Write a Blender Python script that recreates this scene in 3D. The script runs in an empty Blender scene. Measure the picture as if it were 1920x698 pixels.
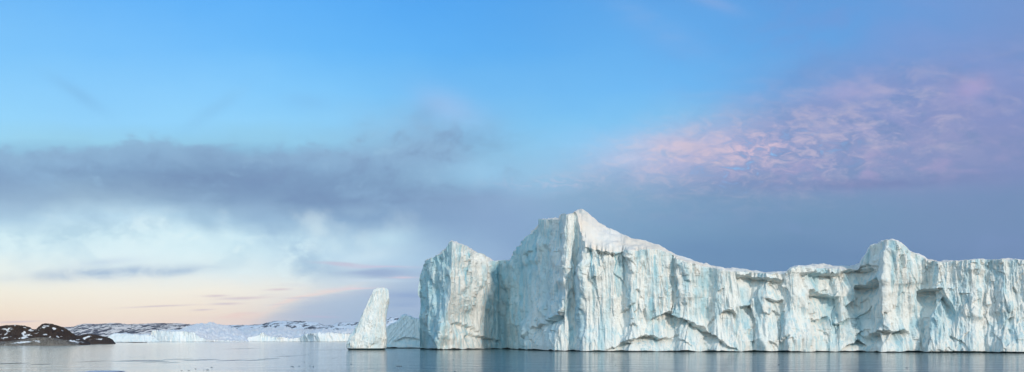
import bpy, math
import numpy as np

R = math.radians
F, HZ, CX, CH = 1507.0, 638.5, 960.0, 5.0     # focal length (px of a 1920 wide frame), horizon row, centre column, eye height
rng = np.random.RandomState(7)
scn = bpy.context.scene
col = scn.collection

def tag(o, label=None, cat=None, group=None, kind=None):
    if label: o['label'] = label
    if cat: o['category'] = cat
    if group: o['group'] = group
    if kind: o['kind'] = kind
    return o

# ------------------------------------------------------------------ numpy noise
_perm = np.random.RandomState(3).permutation(4096).astype(np.int64)
_ang = np.random.RandomState(4).rand(4096) * 2 * np.pi
_rv = np.random.RandomState(5).rand(4096, 6)
def _h(i, j, seed=0):
    return _perm[(_perm[(i + seed * 131) & 4095] + j * 7 + seed * 17) & 4095]
def perlin(x, y, seed=0):
    xi = np.floor(x).astype(np.int64); yi = np.floor(y).astype(np.int64)
    xf = x - xi; yf = y - yi
    u = xf * xf * xf * (xf * (xf * 6 - 15) + 10); v = yf * yf * yf * (yf * (yf * 6 - 15) + 10)
    def g(a, b):
        t = _ang[_h(xi + a, yi + b, seed)]
        return np.cos(t) * (xf - a) + np.sin(t) * (yf - b)
    n0 = g(0, 0) * (1 - u) + g(1, 0) * u
    n1 = g(0, 1) * (1 - u) + g(1, 1) * u
    return (n0 * (1 - v) + n1 * v) * 1.5
def fbm(x, y, o=4, seed=0, gain=.5):
    s = 0; a = 1
    for k in range(o):
        s = s + a * perlin(x, y, seed + k * 5); x = x * 2.03 + 13.7; y = y * 2.03 + 5.1; a *= gain
    return s
def ridged(x, y, o=4, seed=0, gain=.5):
    s = 0; a = 1
    for k in range(o):
        s = s + a * (1 - 2 * np.abs(perlin(x, y, seed + k * 5))); x = x * 2.03 + 3.7; y = y * 2.03 + 9.1; a *= gain
    return s
def facets(x, y, seed=0, curve=.9, slope=.7, sign=1):
    """upper envelope of tilted domes, one per jittered cell: chipped convex plates (sign 1) or scooped hollows with sharp edges (sign -1)"""
    xi = np.floor(x).astype(np.int64); yi = np.floor(y).astype(np.int64)
    best = np.full(x.shape, -1e9)
    for a in (-1, 0, 1):
        for b in (-1, 0, 1):
            r = _rv[_h(xi + a, yi + b, seed)]
            dx = x - (xi + a + r[..., 0]); dy = y - (yi + b + r[..., 1])
            val = r[..., 2] * .6 + (r[..., 3] - .5) * slope * dx + (r[..., 4] - .5) * slope * dy - curve * (dx * dx + dy * dy)
            best = np.maximum(best, val)
    return sign * best
def sm(x, a, b):
    t = np.clip((x - a) / (b - a), 0, 1); return t * t * (3 - 2 * t)
def interp(pts, u):
    p = np.array(pts, float); return np.interp(u, p[:, 0], p[:, 1])
def blur(a, k, axis=1):
    n = 2 * k + 1
    pad = [(0, 0)] * a.ndim; pad[axis] = (k, k)
    p = np.pad(a, pad, mode='edge'); c = np.cumsum(p, axis=axis)
    c = np.concatenate([np.zeros_like(np.take(c, [0], axis)), c], axis)
    L = a.shape[axis]
    return (np.take(c, range(n, n + L), axis) - np.take(c, range(0, L), axis)) / n

# ------------------------------------------------------------------ mesh helpers
def grid_mesh(name, P, mat, attrs=None, wrap=False, caps=False, parent=None, flip=False, top_cap=False):
    """P: rows x cols x 3"""
    nr, nc = P.shape[:2]
    idx = np.arange(nr * nc).reshape(nr, nc)
    if wrap: idx = np.concatenate([idx, idx[:, :1]], 1)
    a = idx[:-1, :-1].ravel(); b = idx[:-1, 1:].ravel(); c = idx[1:, 1:].ravel(); d = idx[1:, :-1].ravel()
    q = np.stack([a, b, c, d] if not flip else [a, d, c, b], 1)
    loops = [q.ravel()]; tot = [np.full(len(q), 4)]
    if caps:
        for cc in (0, nc - 1):
            r = idx[:, cc]; loops.append(r if cc == 0 else r[::-1]); tot.append(np.array([nr]))
    if top_cap:
        r = idx[-1, :nc]; loops.append(r); tot.append(np.array([nc]))
    loops = np.concatenate(loops); tot = np.concatenate(tot)
    me = bpy.data.meshes.new(name)
    me.vertices.add(nr * nc); me.vertices.foreach_set('co', P.reshape(-1).astype(np.float32))
    me.loops.add(len(loops)); me.loops.foreach_set('vertex_index', loops.astype(np.int32))
    me.polygons.add(len(tot)); me.polygons.foreach_set('loop_start', np.concatenate([[0], np.cumsum(tot)[:-1]]).astype(np.int32))
    me.polygons.foreach_set('loop_total', tot.astype(np.int32))
    me.polygons.foreach_set('use_smooth', np.ones(len(tot), bool))
    me.update(calc_edges=True); me.validate()
    for k, v in (attrs or {}).items():
        at = me.attributes.new(k, 'FLOAT', 'POINT'); at.data.foreach_set('value', v.reshape(-1).astype(np.float32))
    me.materials.append(mat)
    o = bpy.data.objects.new(name, me); col.objects.link(o)
    if parent: o.parent = parent
    return o

# ------------------------------------------------------------------ node helpers
class NT:
    def __init__(s, tree): s.t = tree; s.n = tree.nodes; s.l = tree.links
    def node(s, kind, **kw):
        n = s.n.new(kind)
        for k, v in kw.items(): setattr(n, k, v)
        return n
    def put(s, sock, v):
        if hasattr(v, 'is_output'): s.l.new(v, sock)
        elif v is not None: sock.default_value = v
    def m(s, op, a, b=None, c=None, clamp=False):
        n = s.node('ShaderNodeMath', operation=op, use_clamp=clamp)
        s.put(n.inputs[0], a); s.put(n.inputs[1], b)
        if c is not None: s.put(n.inputs[2], c)
        return n.outputs[0]
    def add(s, a, b): return s.m('ADD', a, b)
    def sub(s, a, b): return s.m('SUBTRACT', a, b)
    def mul(s, a, b): return s.m('MULTIPLY', a, b)
    def rng(s, v, a, b, c=0., d=1., smooth=True):
        n = s.node('ShaderNodeMapRange', interpolation_type='SMOOTHSTEP' if smooth else 'LINEAR')
        n.clamp = True
        for i, x in enumerate((v, a, b, c, d)): s.put(n.inputs[i], x)
        return n.outputs[0]
    def mix(s, f, a, b, mode='MIX'):
        n = s.node('ShaderNodeMix', data_type='RGBA', blend_type=mode)
        s.put(n.inputs[0], f); s.put(n.inputs[6], a); s.put(n.inputs[7], b)
        return n.outputs[2]
    def noise(s, vec, scale, detail=4, rough=.5, dist=0, lac=2.0):
        n = s.node('ShaderNodeTexNoise')
        s.put(n.inputs['Vector'], vec); n.inputs['Scale'].default_value = scale; n.inputs['Detail'].default_value = detail
        n.inputs['Roughness'].default_value = rough; n.inputs['Distortion'].default_value = dist; n.inputs['Lacunarity'].default_value = lac
        return n.outputs['Fac']
    def mapping(s, vec, scale=(1, 1, 1), rot=(0, 0, 0), loc=(0, 0, 0)):
        n = s.node('ShaderNodeMapping'); s.put(n.inputs[0], vec)
        n.inputs['Scale'].default_value = scale; n.inputs['Rotation'].default_value = rot; n.inputs['Location'].default_value = loc
        return n.outputs[0]
    def comb(s, x, y, z=0.):
        n = s.node('ShaderNodeCombineXYZ'); s.put(n.inputs[0], x); s.put(n.inputs[1], y); s.put(n.inputs[2], z); return n.outputs[0]
    def bump(s, h, strength=1., dist=1., normal=None):
        n = s.node('ShaderNodeBump'); s.put(n.inputs['Height'], h); s.put(n.inputs['Strength'], strength); n.inputs['Distance'].default_value = dist
        if normal is not None: s.l.new(normal, n.inputs['Normal'])
        return n.outputs[0]

def lin(c):
    return tuple(((x / 255) / 12.92 if x / 255 <= .04045 else ((x / 255 + .055) / 1.055) ** 2.4) for x in c[:3]) + (1.,)

def new_mat(name):
    m = bpy.data.materials.new(name); m.use_nodes = True
    t = NT(m.node_tree)
    p = m.node_tree.nodes['Principled BSDF']
    return m, t, p
def attr(t, name):
    n = t.node('ShaderNodeAttribute', attribute_name=name); return n.outputs['Fac']
def geo_pos(t): return t.node('ShaderNodeNewGeometry').outputs['Position']

# ================================================================== WORLD SKY
SUN_AZ, SUN_EL = 27., 21.          # degrees: behind the camera, off to the right
w = bpy.data.worlds.new('World'); scn.world = w; w.use_nodes = True
t = NT(w.node_tree); t.n.clear()
out = t.node('ShaderNodeOutputWorld'); bg = t.node('ShaderNodeBackground'); t.l.new(bg.outputs[0], out.inputs[0])
bg.inputs['Strength'].default_value = .1
tc = t.node('ShaderNodeTexCoord').outputs['Generated']
sep = t.node('ShaderNodeSeparateXYZ'); t.l.new(tc, sep.inputs[0]); X, Y, Z = sep.outputs
r_ = t.m('SQRT', t.add(t.mul(X, X), t.mul(Y, Y)))
az = t.m('ARCTAN2', X, Y)
yc = t.m('MAXIMUM', Y, t.mul(r_, .5))
front = t.rng(t.m('DIVIDE', Y, r_), .45, .65)
PX0 = t.m('MULTIPLY_ADD', t.m('DIVIDE', X, yc), F, CX)
PV0 = t.m('MULTIPLY_ADD', t.m('DIVIDE', Z, yc), -F, HZ)
# soft turbulence that pushes the cloud fields about
dirn = t.mapping(tc, scale=(1, 1, 2.2))
wn = t.node('ShaderNodeTexNoise'); t.l.new(dirn, wn.inputs['Vector']); wn.inputs['Scale'].default_value = 5; wn.inputs['Detail'].default_value = 6; wn.inputs['Roughness'].default_value = .55
ws = t.node('ShaderNodeSeparateColor'); t.l.new(wn.outputs['Color'], ws.inputs[0])
n1 = t.sub(ws.outputs[0], .5); n2 = t.sub(ws.outputs[1], .5)
warp_fade = t.rng(PV0, 600., 480., .25, 1.)
az_w = t.m('MULTIPLY_ADD', t.mul(n1, warp_fade), .16, az)
PVw = t.m('MULTIPLY_ADD', t.mul(n2, warp_fade), 85., PV0)
PX = t.m('MULTIPLY_ADD', n1, 60., PX0); PV = t.m('MULTIPLY_ADD', n2, 20., PV0)
COLS = [0, 160, 320, 480, 640, 800, 960, 1120, 1280, 1440, 1600, 1760, 1920]
rows = [
 (-420,[(70,130,205),(70,130,205),(70,130,205),(70,130,205),(70,130,205),(70,130,205),(70,130,205),(70,130,205),(70,130,205),(70,130,205),(70,130,205),(70,130,205),(70,130,205)]),
 (0,[(116,189,249),(109,185,250),(103,182,250),(98,179,249),(94,176,247),(88,171,244),(86,167,240),(93,167,234),(97,164,230),(96,160,225),(102,157,220),(112,156,216),(117,152,208)]),
 (90,[(128,199,252),(122,195,253),(117,192,252),(111,189,251),(105,186,250),(99,180,247),(95,175,242),(102,177,240),(103,176,239),(98,168,231),(102,160,222),(113,155,212),(119,150,204)]),
 (170,[(143,209,253),(139,205,252),(138,206,254),(134,204,253),(126,199,251),(121,192,244),(116,188,243),(113,187,244),(113,187,245),(108,177,235),(117,160,215),(130,152,202),(121,146,198)]),
 (225,[(150,214,252),(148,210,250),(148,213,254),(146,210,250),(138,204,247),(138,190,228),(131,196,240),(126,198,246),(131,196,240),(135,175,220),(140,160,205),(140,152,196),(122,143,194)]),
 (268,[(156,213,242),(152,208,236),(150,206,236),(148,205,236),(144,200,234),(142,187,220),(140,199,236),(142,204,246),(168,196,228),(150,172,212),(142,164,199),(134,152,191),(120,142,187)]),
 (325,[(130,162,198),(130,165,198),(118,148,186),(122,153,190),(130,166,202),(138,176,208),(150,198,230),(152,192,224),(152,175,212),(140,160,198),(127,152,191),(132,149,189),(120,142,187)]),
 (372,[(145,176,206),(158,188,212),(142,174,204),(126,158,193),(122,152,190),(127,157,193),(144,175,211),(137,176,206),(125,162,196),(117,154,188),(115,150,186),(117,146,186),(115,144,184)]),
 (405,[(180,212,232),(190,222,240),(180,214,236),(160,194,220),(138,172,206),(130,162,198),(140,170,208),(130,169,201),(119,157,192),(114,151,186),(113,148,184),(116,145,184),(115,144,184)]),
 (440,[(212,238,246),(214,240,248),(214,240,248),(204,234,246),(184,216,236),(146,180,212),(136,166,204),(125,164,197),(115,153,189),(112,148,184),(113,146,184),(115,144,184),(115,142,184)]),
 (475,[(222,244,248),(224,244,249),(220,243,249),(212,238,246),(188,218,238),(170,202,228),(135,165,203),(121,159,194),(109,146,185),(106,142,181),(107,140,180),(110,140,180),(113,140,180)]),
 (515,[(238,246,240),(230,241,243),(226,240,243),(230,243,244),(210,230,238),(168,192,220),(140,165,205),(121,159,194),(107,144,183),(105,141,180),(107,140,180),(110,140,180),(113,140,180)]),
 (550,[(248,243,226),(248,243,229),(248,244,231),(247,242,230),(220,226,230),(160,183,215),(140,165,205),(121,159,194),(107,144,183),(105,141,180),(107,140,180),(110,140,180),(113,140,180)]),
 (590,[(253,233,208),(252,236,216),(252,236,216),(246,230,215),(176,196,220),(152,177,212),(140,165,205),(121,159,194),(107,144,183),(105,141,180),(107,140,180),(110,140,180),(113,140,180)]),
 (625,[(250,220,203),(251,222,206),(249,220,206),(232,212,210),(164,186,215),(150,175,212),(140,165,205),(121,159,194),(107,144,183),(105,141,180),(107,140,180),(110,140,180),(113,140,180)]),
]
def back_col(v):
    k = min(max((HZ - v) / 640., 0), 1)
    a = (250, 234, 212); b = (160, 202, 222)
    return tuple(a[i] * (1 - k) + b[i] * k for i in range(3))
u01 = t.m('MULTIPLY_ADD', az_w, 1 / (2 * math.pi), .5)
prev = None; pv_prev = None
for v, cs in rows:
    rp = t.node('ShaderNodeValToRGB'); cr = rp.color_ramp; cr.interpolation = 'B_SPLINE'
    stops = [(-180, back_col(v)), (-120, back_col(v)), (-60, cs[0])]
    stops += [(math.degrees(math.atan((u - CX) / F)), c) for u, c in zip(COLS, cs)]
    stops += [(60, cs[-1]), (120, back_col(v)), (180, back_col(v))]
    while len(cr.elements) > 1: cr.elements.remove(cr.elements[-1])
    for k, (a, c) in enumerate(stops):
        pos = (a + 180) / 360
        e = cr.elements[0] if k == 0 else cr.elements.new(pos)
        e.position = pos; e.color = lin(c)
    t.put(rp.inputs[0], u01)
    if prev is None: cur = rp.outputs[0]
    else: cur = t.mix(t.rng(PVw, float(pv_prev), float(v), 0., 1., smooth=False), prev, rp.outputs[0])
    prev, pv_prev = cur, v
sky = prev
def ell(cx, cy, a, b, deg, px=None, pv=None, p=1.):
    """soft elliptical patch"""
    px = px or PX; pv = pv or PV
    dx = t.sub(px, float(cx)); dy = t.sub(pv, float(cy)); c, s = math.cos(R(deg)), math.sin(R(deg))
    e1 = t.m('MULTIPLY_ADD', dx, c / a, t.mul(dy, -s / a)); e2 = t.m('MULTIPLY_ADD', dx, s / b, t.mul(dy, c / b))
    q = t.add(t.mul(e1, e1), t.mul(e2, e2))
    return t.m('EXPONENT', t.mul(q, -p))
def over(mask, c, amt):
    global sky
    f = t.mul(t.mul(mask, front), amt)
    sky = t.mix(t.m('MINIMUM', f, 1.), sky, lin(c))
# textures, in the direction plane
pvec = t.comb(t.mul(PX0, .01), t.mul(PV0, .01))
cn = t.noise(t.mapping(pvec, scale=(.35, .8, 1)), 1.0, 8, .58, .25)
cn2 = t.noise(t.mapping(pvec, scale=(1.3, 3.2, 1), rot=(0, 0, R(14))), 1.0, 7, .6, .6)
cn3 = t.noise(t.mapping(pvec, scale=(3.0, 6.5, 1), rot=(0, 0, R(12)), loc=(3, 9, 0)), 1.0, 5, .6, .8)
cn4 = t.noise(t.mapping(pvec, scale=(.5, .9, 1), loc=(7, 2, 0)), 1.0, 8, .62, .3)
streak = t.noise(t.mapping(pvec, scale=(.8, 8., 1)), 1.0, 5, .55, .2)
# grey bank with a defined upper edge, softly mottled, darker bellies
be = t.node('ShaderNodeFloatCurve'); c_ = be.mapping.curves[0]
pts = [(-200, 272), (0, 273), (90, 277), (180, 270), (240, 257), (330, 259), (400, 272), (500, 276), (600, 268), (680, 250), (760, 218), (805, 206), (860, 232), (920, 300), (1000, 330)]
for k, (a, b) in enumerate(pts):
    x_, y_ = (a + 200) / 1200, (b - 150) / 200
    if k < 2: c_.points[k].location = (x_, y_)
    else: c_.points.new(x_, y_)
be.mapping.update()
t.put(be.inputs['Value'], t.m('MULTIPLY_ADD', t.add(t.m('MULTIPLY_ADD', n1, 50., PX0), 200.), 1 / 1200, 0., clamp=True))
ragn = t.noise(t.mapping(pvec, scale=(1.6, 2.6, 1), rot=(0, 0, R(-8))), 1.0, 9, .62, .3)
bd = t.sub(t.m('MULTIPLY_ADD', t.sub(ragn, .5), 70., PV0), t.m('MULTIPLY_ADD', be.outputs[0], 200., 150.))
bk = t.mul(t.rng(bd, -6., t.rng(PX0, 560., 760., 18., 75.)), t.mul(t.rng(PV0, 350., 290.), t.rng(PX0, 960., 820.)))
over(bk, (140, 174, 208), .75)
bank = t.m('MINIMUM', t.add(t.add(ell(230, 322, 300, 42, 0), ell(620, 345, 280, 55, 4)), ell(790, 285, 130, 60, 0)), 1.)
over(t.mul(bank, t.rng(ragn, .48, .68)), (122, 150, 188), .45)
over(t.mul(bank, t.rng(ragn, .46, .3)), (158, 196, 224), .4)
over(t.mul(bank, t.rng(cn4, .5, .68)), (116, 144, 184), .5)
over(t.mul(bank, t.rng(cn4, .5, .34)), (150, 188, 220), .55)
over(ell(375, 318, 90, 36, 5), (112, 138, 176), .4)
over(ell(640, 350, 120, 32, 5), (116, 144, 182), .35)
over(ell(845, 198, 60, 30, -20), (176, 196, 234), .4)
over(ell(800, 215, 36, 20, 30), (128, 168, 210), .3)
over(ell(140, 175, 60, 12, -32), (124, 178, 224), .35)
over(ell(400, 205, 60, 14, 36), (134, 190, 232), .35)
over(ell(575, 190, 40, 14, -10), (124, 182, 232), .25)
over(ell(900, 320, 60, 24, -10), (156, 205, 238), .5)
# hanging wisps under the bank
wn_ = t.noise(t.mapping(pvec, scale=(.7, .9, 1), rot=(0, 0, R(-25)), loc=(1, 4, 0)), 1.0, 8, .52, .2)
low = t.mul(t.rng(PV0, 380., 410.), t.rng(PV0, 530., 470.))
low = t.mul(low, t.rng(PX0, 850., 640.))
over(t.mul(low, t.rng(wn_, .5, .7)), (176, 210, 230), .45)
over(t.mul(low, t.rng(wn_, .48, .3)), (228, 246, 250), .4)
over(t.mul(ell(300, 395, 420, 22, 0), t.rng(wn_, .45, .6)), (150, 182, 212), .6)
over(ell(385, 418, 30, 16, -40), (150, 184, 212), .45)
over(t.mul(ell(525, 445, 80, 26, -42), t.rng(wn_, .38, .6)), (142, 176, 210), .6)
over(t.mul(ell(575, 485, 60, 34, -60), t.rng(ragn, .38, .62)), (156, 190, 218), .6)
over(t.mul(ell(160, 430, 240, 30, 5), t.rng(ragn, .45, .62)), (172, 206, 226), .5)
over(t.mul(ell(420, 470, 200, 40, -10), t.rng(ragn, .5, .34)), (226, 246, 250), .6)
over(t.mul(ell(590, 470, 70, 40, -50), t.rng(wn_, .45, .6)), (146, 180, 212), .5)
over(ell(735, 448, 50, 20, 10), (200, 232, 246), .55)
over(ell(690, 480, 60, 14, 10), (214, 236, 246), .5)
# low streak clouds on the left
over(t.mul(ell(190, 513, 140, 11, 3), t.rng(cn2, .35, .6, .5, 1.)), (150, 180, 212), .85)
over(t.mul(ell(330, 511, 60, 8, 5), t.rng(cn2, .35, .6, .3, 1.)), (160, 188, 216), .7)
over(t.mul(ell(195, 492, 60, 7, 5), 1.), (186, 208, 230), .4)
for cx_, cy_, a_, b_ in ((522, 544, 20, 2.2), (405, 556, 22, 2.2), (455, 560, 45, 2.6), (425, 571, 26, 2.2), (380, 582, 18, 1.6), (30, 604, 40, 1.8), (300, 575, 60, 1.5)):
    over(ell(cx_, cy_, a_, b_, 2, PX0, t.m('MULTIPLY_ADD', n2, 8., PV0)), (212, 196, 205), .7)
# blue-grey wedge with a lit pink rim, low centre-left
ln = t.m('MULTIPLY_ADD', t.sub(streak, .5), 16., PV0)
edge = t.node('ShaderNodeFloatCurve'); c_ = edge.mapping.curves[0]
pts = [(380, 625), (440, 610), (490, 588), (530, 567), (600, 549), (645, 541), (700, 528), (800, 520)]
for k, (a, b) in enumerate(pts):
    x_, y_ = (a - 380) / 420, (b - 500) / 120
    if k < 2: c_.points[k].location = (x_, y_)
    else: c_.points.new(x_, y_)
edge.mapping.update()
t.put(edge.inputs['Value'], t.m('MULTIPLY_ADD', t.sub(PX0, 380.), 1 / 420, 0., clamp=True))
ly = t.m('MULTIPLY_ADD', edge.outputs[0], 120., 500.)
dd = t.sub(ln, ly)
wfade = t.mul(t.rng(t.m('MULTIPLY_ADD', t.sub(streak, .5), 160., PX0), 400., 600.), t.rng(PX0, 1000., 760.))
over(t.mul(t.rng(dd, -4., 26.), wfade), (163, 188, 216), .7)
rim = t.m('EXPONENT', t.mul(t.mul(t.sub(dd, 1.), t.sub(dd, 1.)), -1 / 22))
over(t.mul(t.mul(rim, t.rng(streak, .3, .55, .35, 1.)), t.mul(t.rng(PX0, 440., 560.), t.rng(PX0, 700., 620.))), (246, 218, 210), .5)
over(t.mul(t.mul(ell(600, 575, 150, 30, 0), t.rng(streak, .52, .66)), 1.), (190, 198, 220), .6)
over(t.mul(ell(440, 595, 60, 8, 0), t.rng(streak, .48, .6)), (246, 216, 204), .7)
# lavender bars left of the towers
def bar(cx_, cy_, a_, b_, c__, amt, deg=0): over(ell(cx_, cy_, a_, b_, deg, PX0, t.m('MULTIPLY_ADD', t.sub(streak, .5), 14., PV0)), c__, amt)
bar(705, 513, 75, 9, (150, 172, 208), .85)
bar(640, 496, 45, 3, (200, 192, 214), .7, -4)
bar(715, 501, 60, 2.6, (205, 198, 222), .7)
bar(755, 520, 25, 2.5, (222, 206, 220), .7)
bar(690, 527, 60, 3, (205, 222, 238), .6)
bar(665, 540, 40, 2.4, (230, 212, 220), .7, 2)
bar(770, 555, 55, 8, (132, 160, 205), .6)
bar(760, 572, 40, 7, (132, 160, 205), .4)
bar(600, 594, 35, 2, (196, 190, 215), .6)
# mackerel and pink cloudlets on the right
reg1 = ell(1300, 285, 150, 40, 8); reg2 = ell(1470, 285, 260, 62, 6); reg3 = ell(1640, 190, 230, 60, 4)
soft3 = t.noise(t.mapping(pvec, scale=(1.6, 3.4, 1), rot=(0, 0, R(12)), loc=(2, 5, 0)), 1.0, 5, .5, .15)
over(t.mul(reg1, t.rng(soft3, .25, .6, .3, 1.)), (205, 198, 228), .65)
over(t.mul(ell(1285, 278, 90, 24, 2), t.rng(soft3, .3, .55, .3, 1.)), (226, 208, 222), .6)
over(t.mul(reg1, t.rng(cn3, .46, .66)), (236, 212, 216), .35)
over(t.mul(t.m('MINIMUM', t.add(ell(1600, 235, 330, 85, 14), ell(1800, 240, 260, 110, 5)), 1.), t.rng(ragn, .25, .5)), (138, 148, 196), .6)
over(t.mul(ell(1600, 250, 330, 90, 12), t.rng(ragn, .5, .34)), (112, 138, 188), .6)
over(t.mul(ell(1590, 240, 330, 80, 12), t.rng(cn2, .48, .66)), (200, 190, 208), .5)
over(t.mul(ell(1640, 338, 220, 14, 2), t.rng(cn2, .35, .55)), (110, 130, 180), .45)
over(t.mul(reg2, t.rng(cn3, .46, .72)), (220, 202, 214), .5)
over(t.mul(reg2, t.rng(cn3, .48, .3)), (120, 152, 200), .5)
over(t.mul(ell(1430, 296, 120, 40, 10), t.rng(cn3, .44, .3)), (140, 192, 240), .8)
over(t.mul(ell(1420, 280, 60, 22, 10), t.rng(cn3, .44, .62)), (238, 204, 216), .5)
over(t.mul(reg3, t.rng(soft3, .42, .7)), (190, 182, 212), .45)
over(t.mul(reg3, t.rng(soft3, .45, .25)), (122, 150, 202), .4)
over(ell(1825, 165, 34, 20, 20), (186, 168, 208), .6)
over(ell(1590, 172, 40, 16, 5), (184, 176, 214), .45)
over(t.mul(ell(1640, 310, 260, 36, 4), t.rng(soft3, .45, .7)), (176, 164, 202), .6)
over(ell(1650, 345, 130, 9, 2), (118, 132, 180), .4)
over(t.mul(ell(1560, 345, 200, 12, 0), t.rng(cn, .4, .6)), (112, 136, 184), .4)
over(t.mul(ell(1040, 342, 90, 12, 0), t.rng(cn3, .44, .66)), (196, 200, 226), .5)
over(ell(1170, 300, 40, 10, 0), (196, 208, 236), .35)
over(t.mul(ell(1230, 50, 110, 24, -28), t.rng(cn, .35, .6)), (128, 176, 232), .6)
over(ell(1335, 5, 50, 12, -20), (140, 174, 226), .5)
over(t.mul(ell(1560, 30, 300, 160, 10), t.rng(cn4, .5, .68)), (122, 152, 212), .35)
over(t.mul(ell(1540, 130, 130, 26, 22), t.rng(cn4, .3, .6)), (112, 152, 208), .5)
over(t.mul(ell(1780, 90, 300, 160, 0), t.rng(cn4, .55, .35)), (128, 156, 214), .35)
over(t.mul(ell(1500, 430, 500, 80, 0), t.rng(cn4, .5, .7)), (126, 152, 196), .35)
nish = t.node('ShaderNodeTexSky', sky_type='NISHITA'); nish.sun_disc = False
nish.sun_elevation = R(SUN_EL); nish.sun_rotation = R(180 - SUN_AZ); nish.altitude = 0; nish.air_density = 1; nish.dust_density = .6; nish.ozone_density = 1.5
sc10 = t.node('ShaderNodeVectorMath', operation='SCALE'); t.put(sc10.inputs[0], sky); t.put(sc10.inputs[3], t.rng(t.m('DIVIDE', Y, r_), .3, -.4, 10., 17.))  # unseen sky behind the camera boosted to brighten the ice faces
# clear zenith, above every cloud: the physical sky
zen = t.rng(Z, .5, .9, 0., .7)
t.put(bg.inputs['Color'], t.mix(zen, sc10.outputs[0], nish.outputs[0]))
w.cycles.sampling_method = 'MANUAL'; w.cycles.sample_map_resolution = 1024

# ================================================================== SUN
sd = bpy.data.lights.new('sun', 'SUN'); sd.energy = 2.2; sd.angle = R(3.5); sd.color = (1, .87, .73)
so = bpy.data.objects.new('sun', sd); col.objects.link(so)
so.rotation_euler = (R(90 - SUN_EL), 0, R(SUN_AZ))   # default lamp looks down -Z; tilted it shines towards +Y, from behind-right
# ================================================================== CAMERA
cd = bpy.data.cameras.new('camera'); cam = bpy.data.objects.new('camera', cd); col.objects.link(cam)
cam.location = (0, 0, CH); cam.rotation_euler = (R(90), 0, 0)
cd.sensor_width = 36; cd.lens = F / 1920 * 36; cd.shift_y = (HZ - 349) / 1920; cd.clip_start = .5; cd.clip_end = 60000
scn.camera = cam
vs = scn.view_settings; scn.display_settings.display_device = 'sRGB'
vs.view_transform = 'Standard'; vs.look = 'None'; vs.exposure = 0; vs.gamma = 1; vs.use_curve_mapping = False
scn.cycles.max_bounces = 6; scn.cycles.diffuse_bounces = 3; scn.cycles.glossy_bounces = 3

# ================================================================== MATERIALS
def ice_material(name, white=(.84, .84, .81), blue=(.25, .55, .66), warm=(.86, .84, .80), bscale=1., bump_amt=1.):
    m, t, p = new_mat(name)
    pos = geo_pos(t)
    st = t.mapping(pos, scale=(1.5 * bscale, 1.5 * bscale, .11 * bscale))
    n1 = t.noise(st, .35, 6, .6, .4)
    n2 = t.noise(t.mapping(pos, scale=(.5 * bscale, .5 * bscale, .3 * bscale)), .16, 5, .55)
    n3 = t.noise(t.mapping(pos, scale=(bscale, bscale, .35 * bscale)), 1.1, 6, .62, .3)
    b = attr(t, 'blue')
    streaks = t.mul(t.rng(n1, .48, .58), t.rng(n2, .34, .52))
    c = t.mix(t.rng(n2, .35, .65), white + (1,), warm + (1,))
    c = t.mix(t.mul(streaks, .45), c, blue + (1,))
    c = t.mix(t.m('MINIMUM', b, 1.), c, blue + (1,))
    dirt = t.mul(t.rng(n3, .62, .74), t.rng(n2, .5, .6))
    c = t.mix(t.mul(dirt, .05), c, (.50, .49, .44, 1))
    t.put(p.inputs['Base Color'], c)
    p.inputs['Roughness'].default_value = .55; p.inputs['Specular IOR Level'].default_value = .35
    h = t.add(t.mul(n3, .5), t.mul(t.noise(t.mapping(pos, scale=(bscale, bscale, .6 * bscale)), 3.2, 4, .6), .22))
    t.put(p.inputs['Normal'], t.bump(h, 1.0 * bump_amt, 1.0 / bscale))
    return m
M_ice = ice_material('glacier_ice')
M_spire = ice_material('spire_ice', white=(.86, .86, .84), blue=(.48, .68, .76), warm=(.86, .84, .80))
M_small = ice_material('pale_snowy_ice', white=(.92, .93, .93), blue=(.58, .78, .85), warm=(.93, .92, .90), bump_amt=.8)
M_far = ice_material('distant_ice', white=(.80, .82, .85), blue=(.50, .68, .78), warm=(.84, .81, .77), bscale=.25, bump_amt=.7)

def snow_material(name, c1, c2, scale=.05, bump_d=1.):
    m, t, p = new_mat(name); pos = geo_pos(t)
    n = t.noise(t.mapping(pos, scale=(1, .6, 1)), scale, 7, .6, .3)
    t.put(p.inputs['Base Color'], t.mix(t.rng(n, .35, .65), c1 + (1,), c2 + (1,)))
    p.inputs['Roughness'].default_value = .7; p.inputs['Specular IOR Level'].default_value = .2
    t.put(p.inputs['Normal'], t.bump(t.noise(pos, scale * 6, 6, .6), .5, bump_d))
    return m
M_cap = snow_material('snow_cap_snow', (.84, .80, .76), (.86, .75, .65), .05, 1.6)
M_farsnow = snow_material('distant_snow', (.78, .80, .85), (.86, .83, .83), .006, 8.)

m, t, p = new_mat('wet_ice'); M_wet = m
t.put(p.inputs['Base Color'], t.mix(t.noise(geo_pos(t), .4, 4), (.012, .03, .035, 1), (.03, .06, .065, 1)))
p.inputs['Roughness'].default_value = .3

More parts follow.
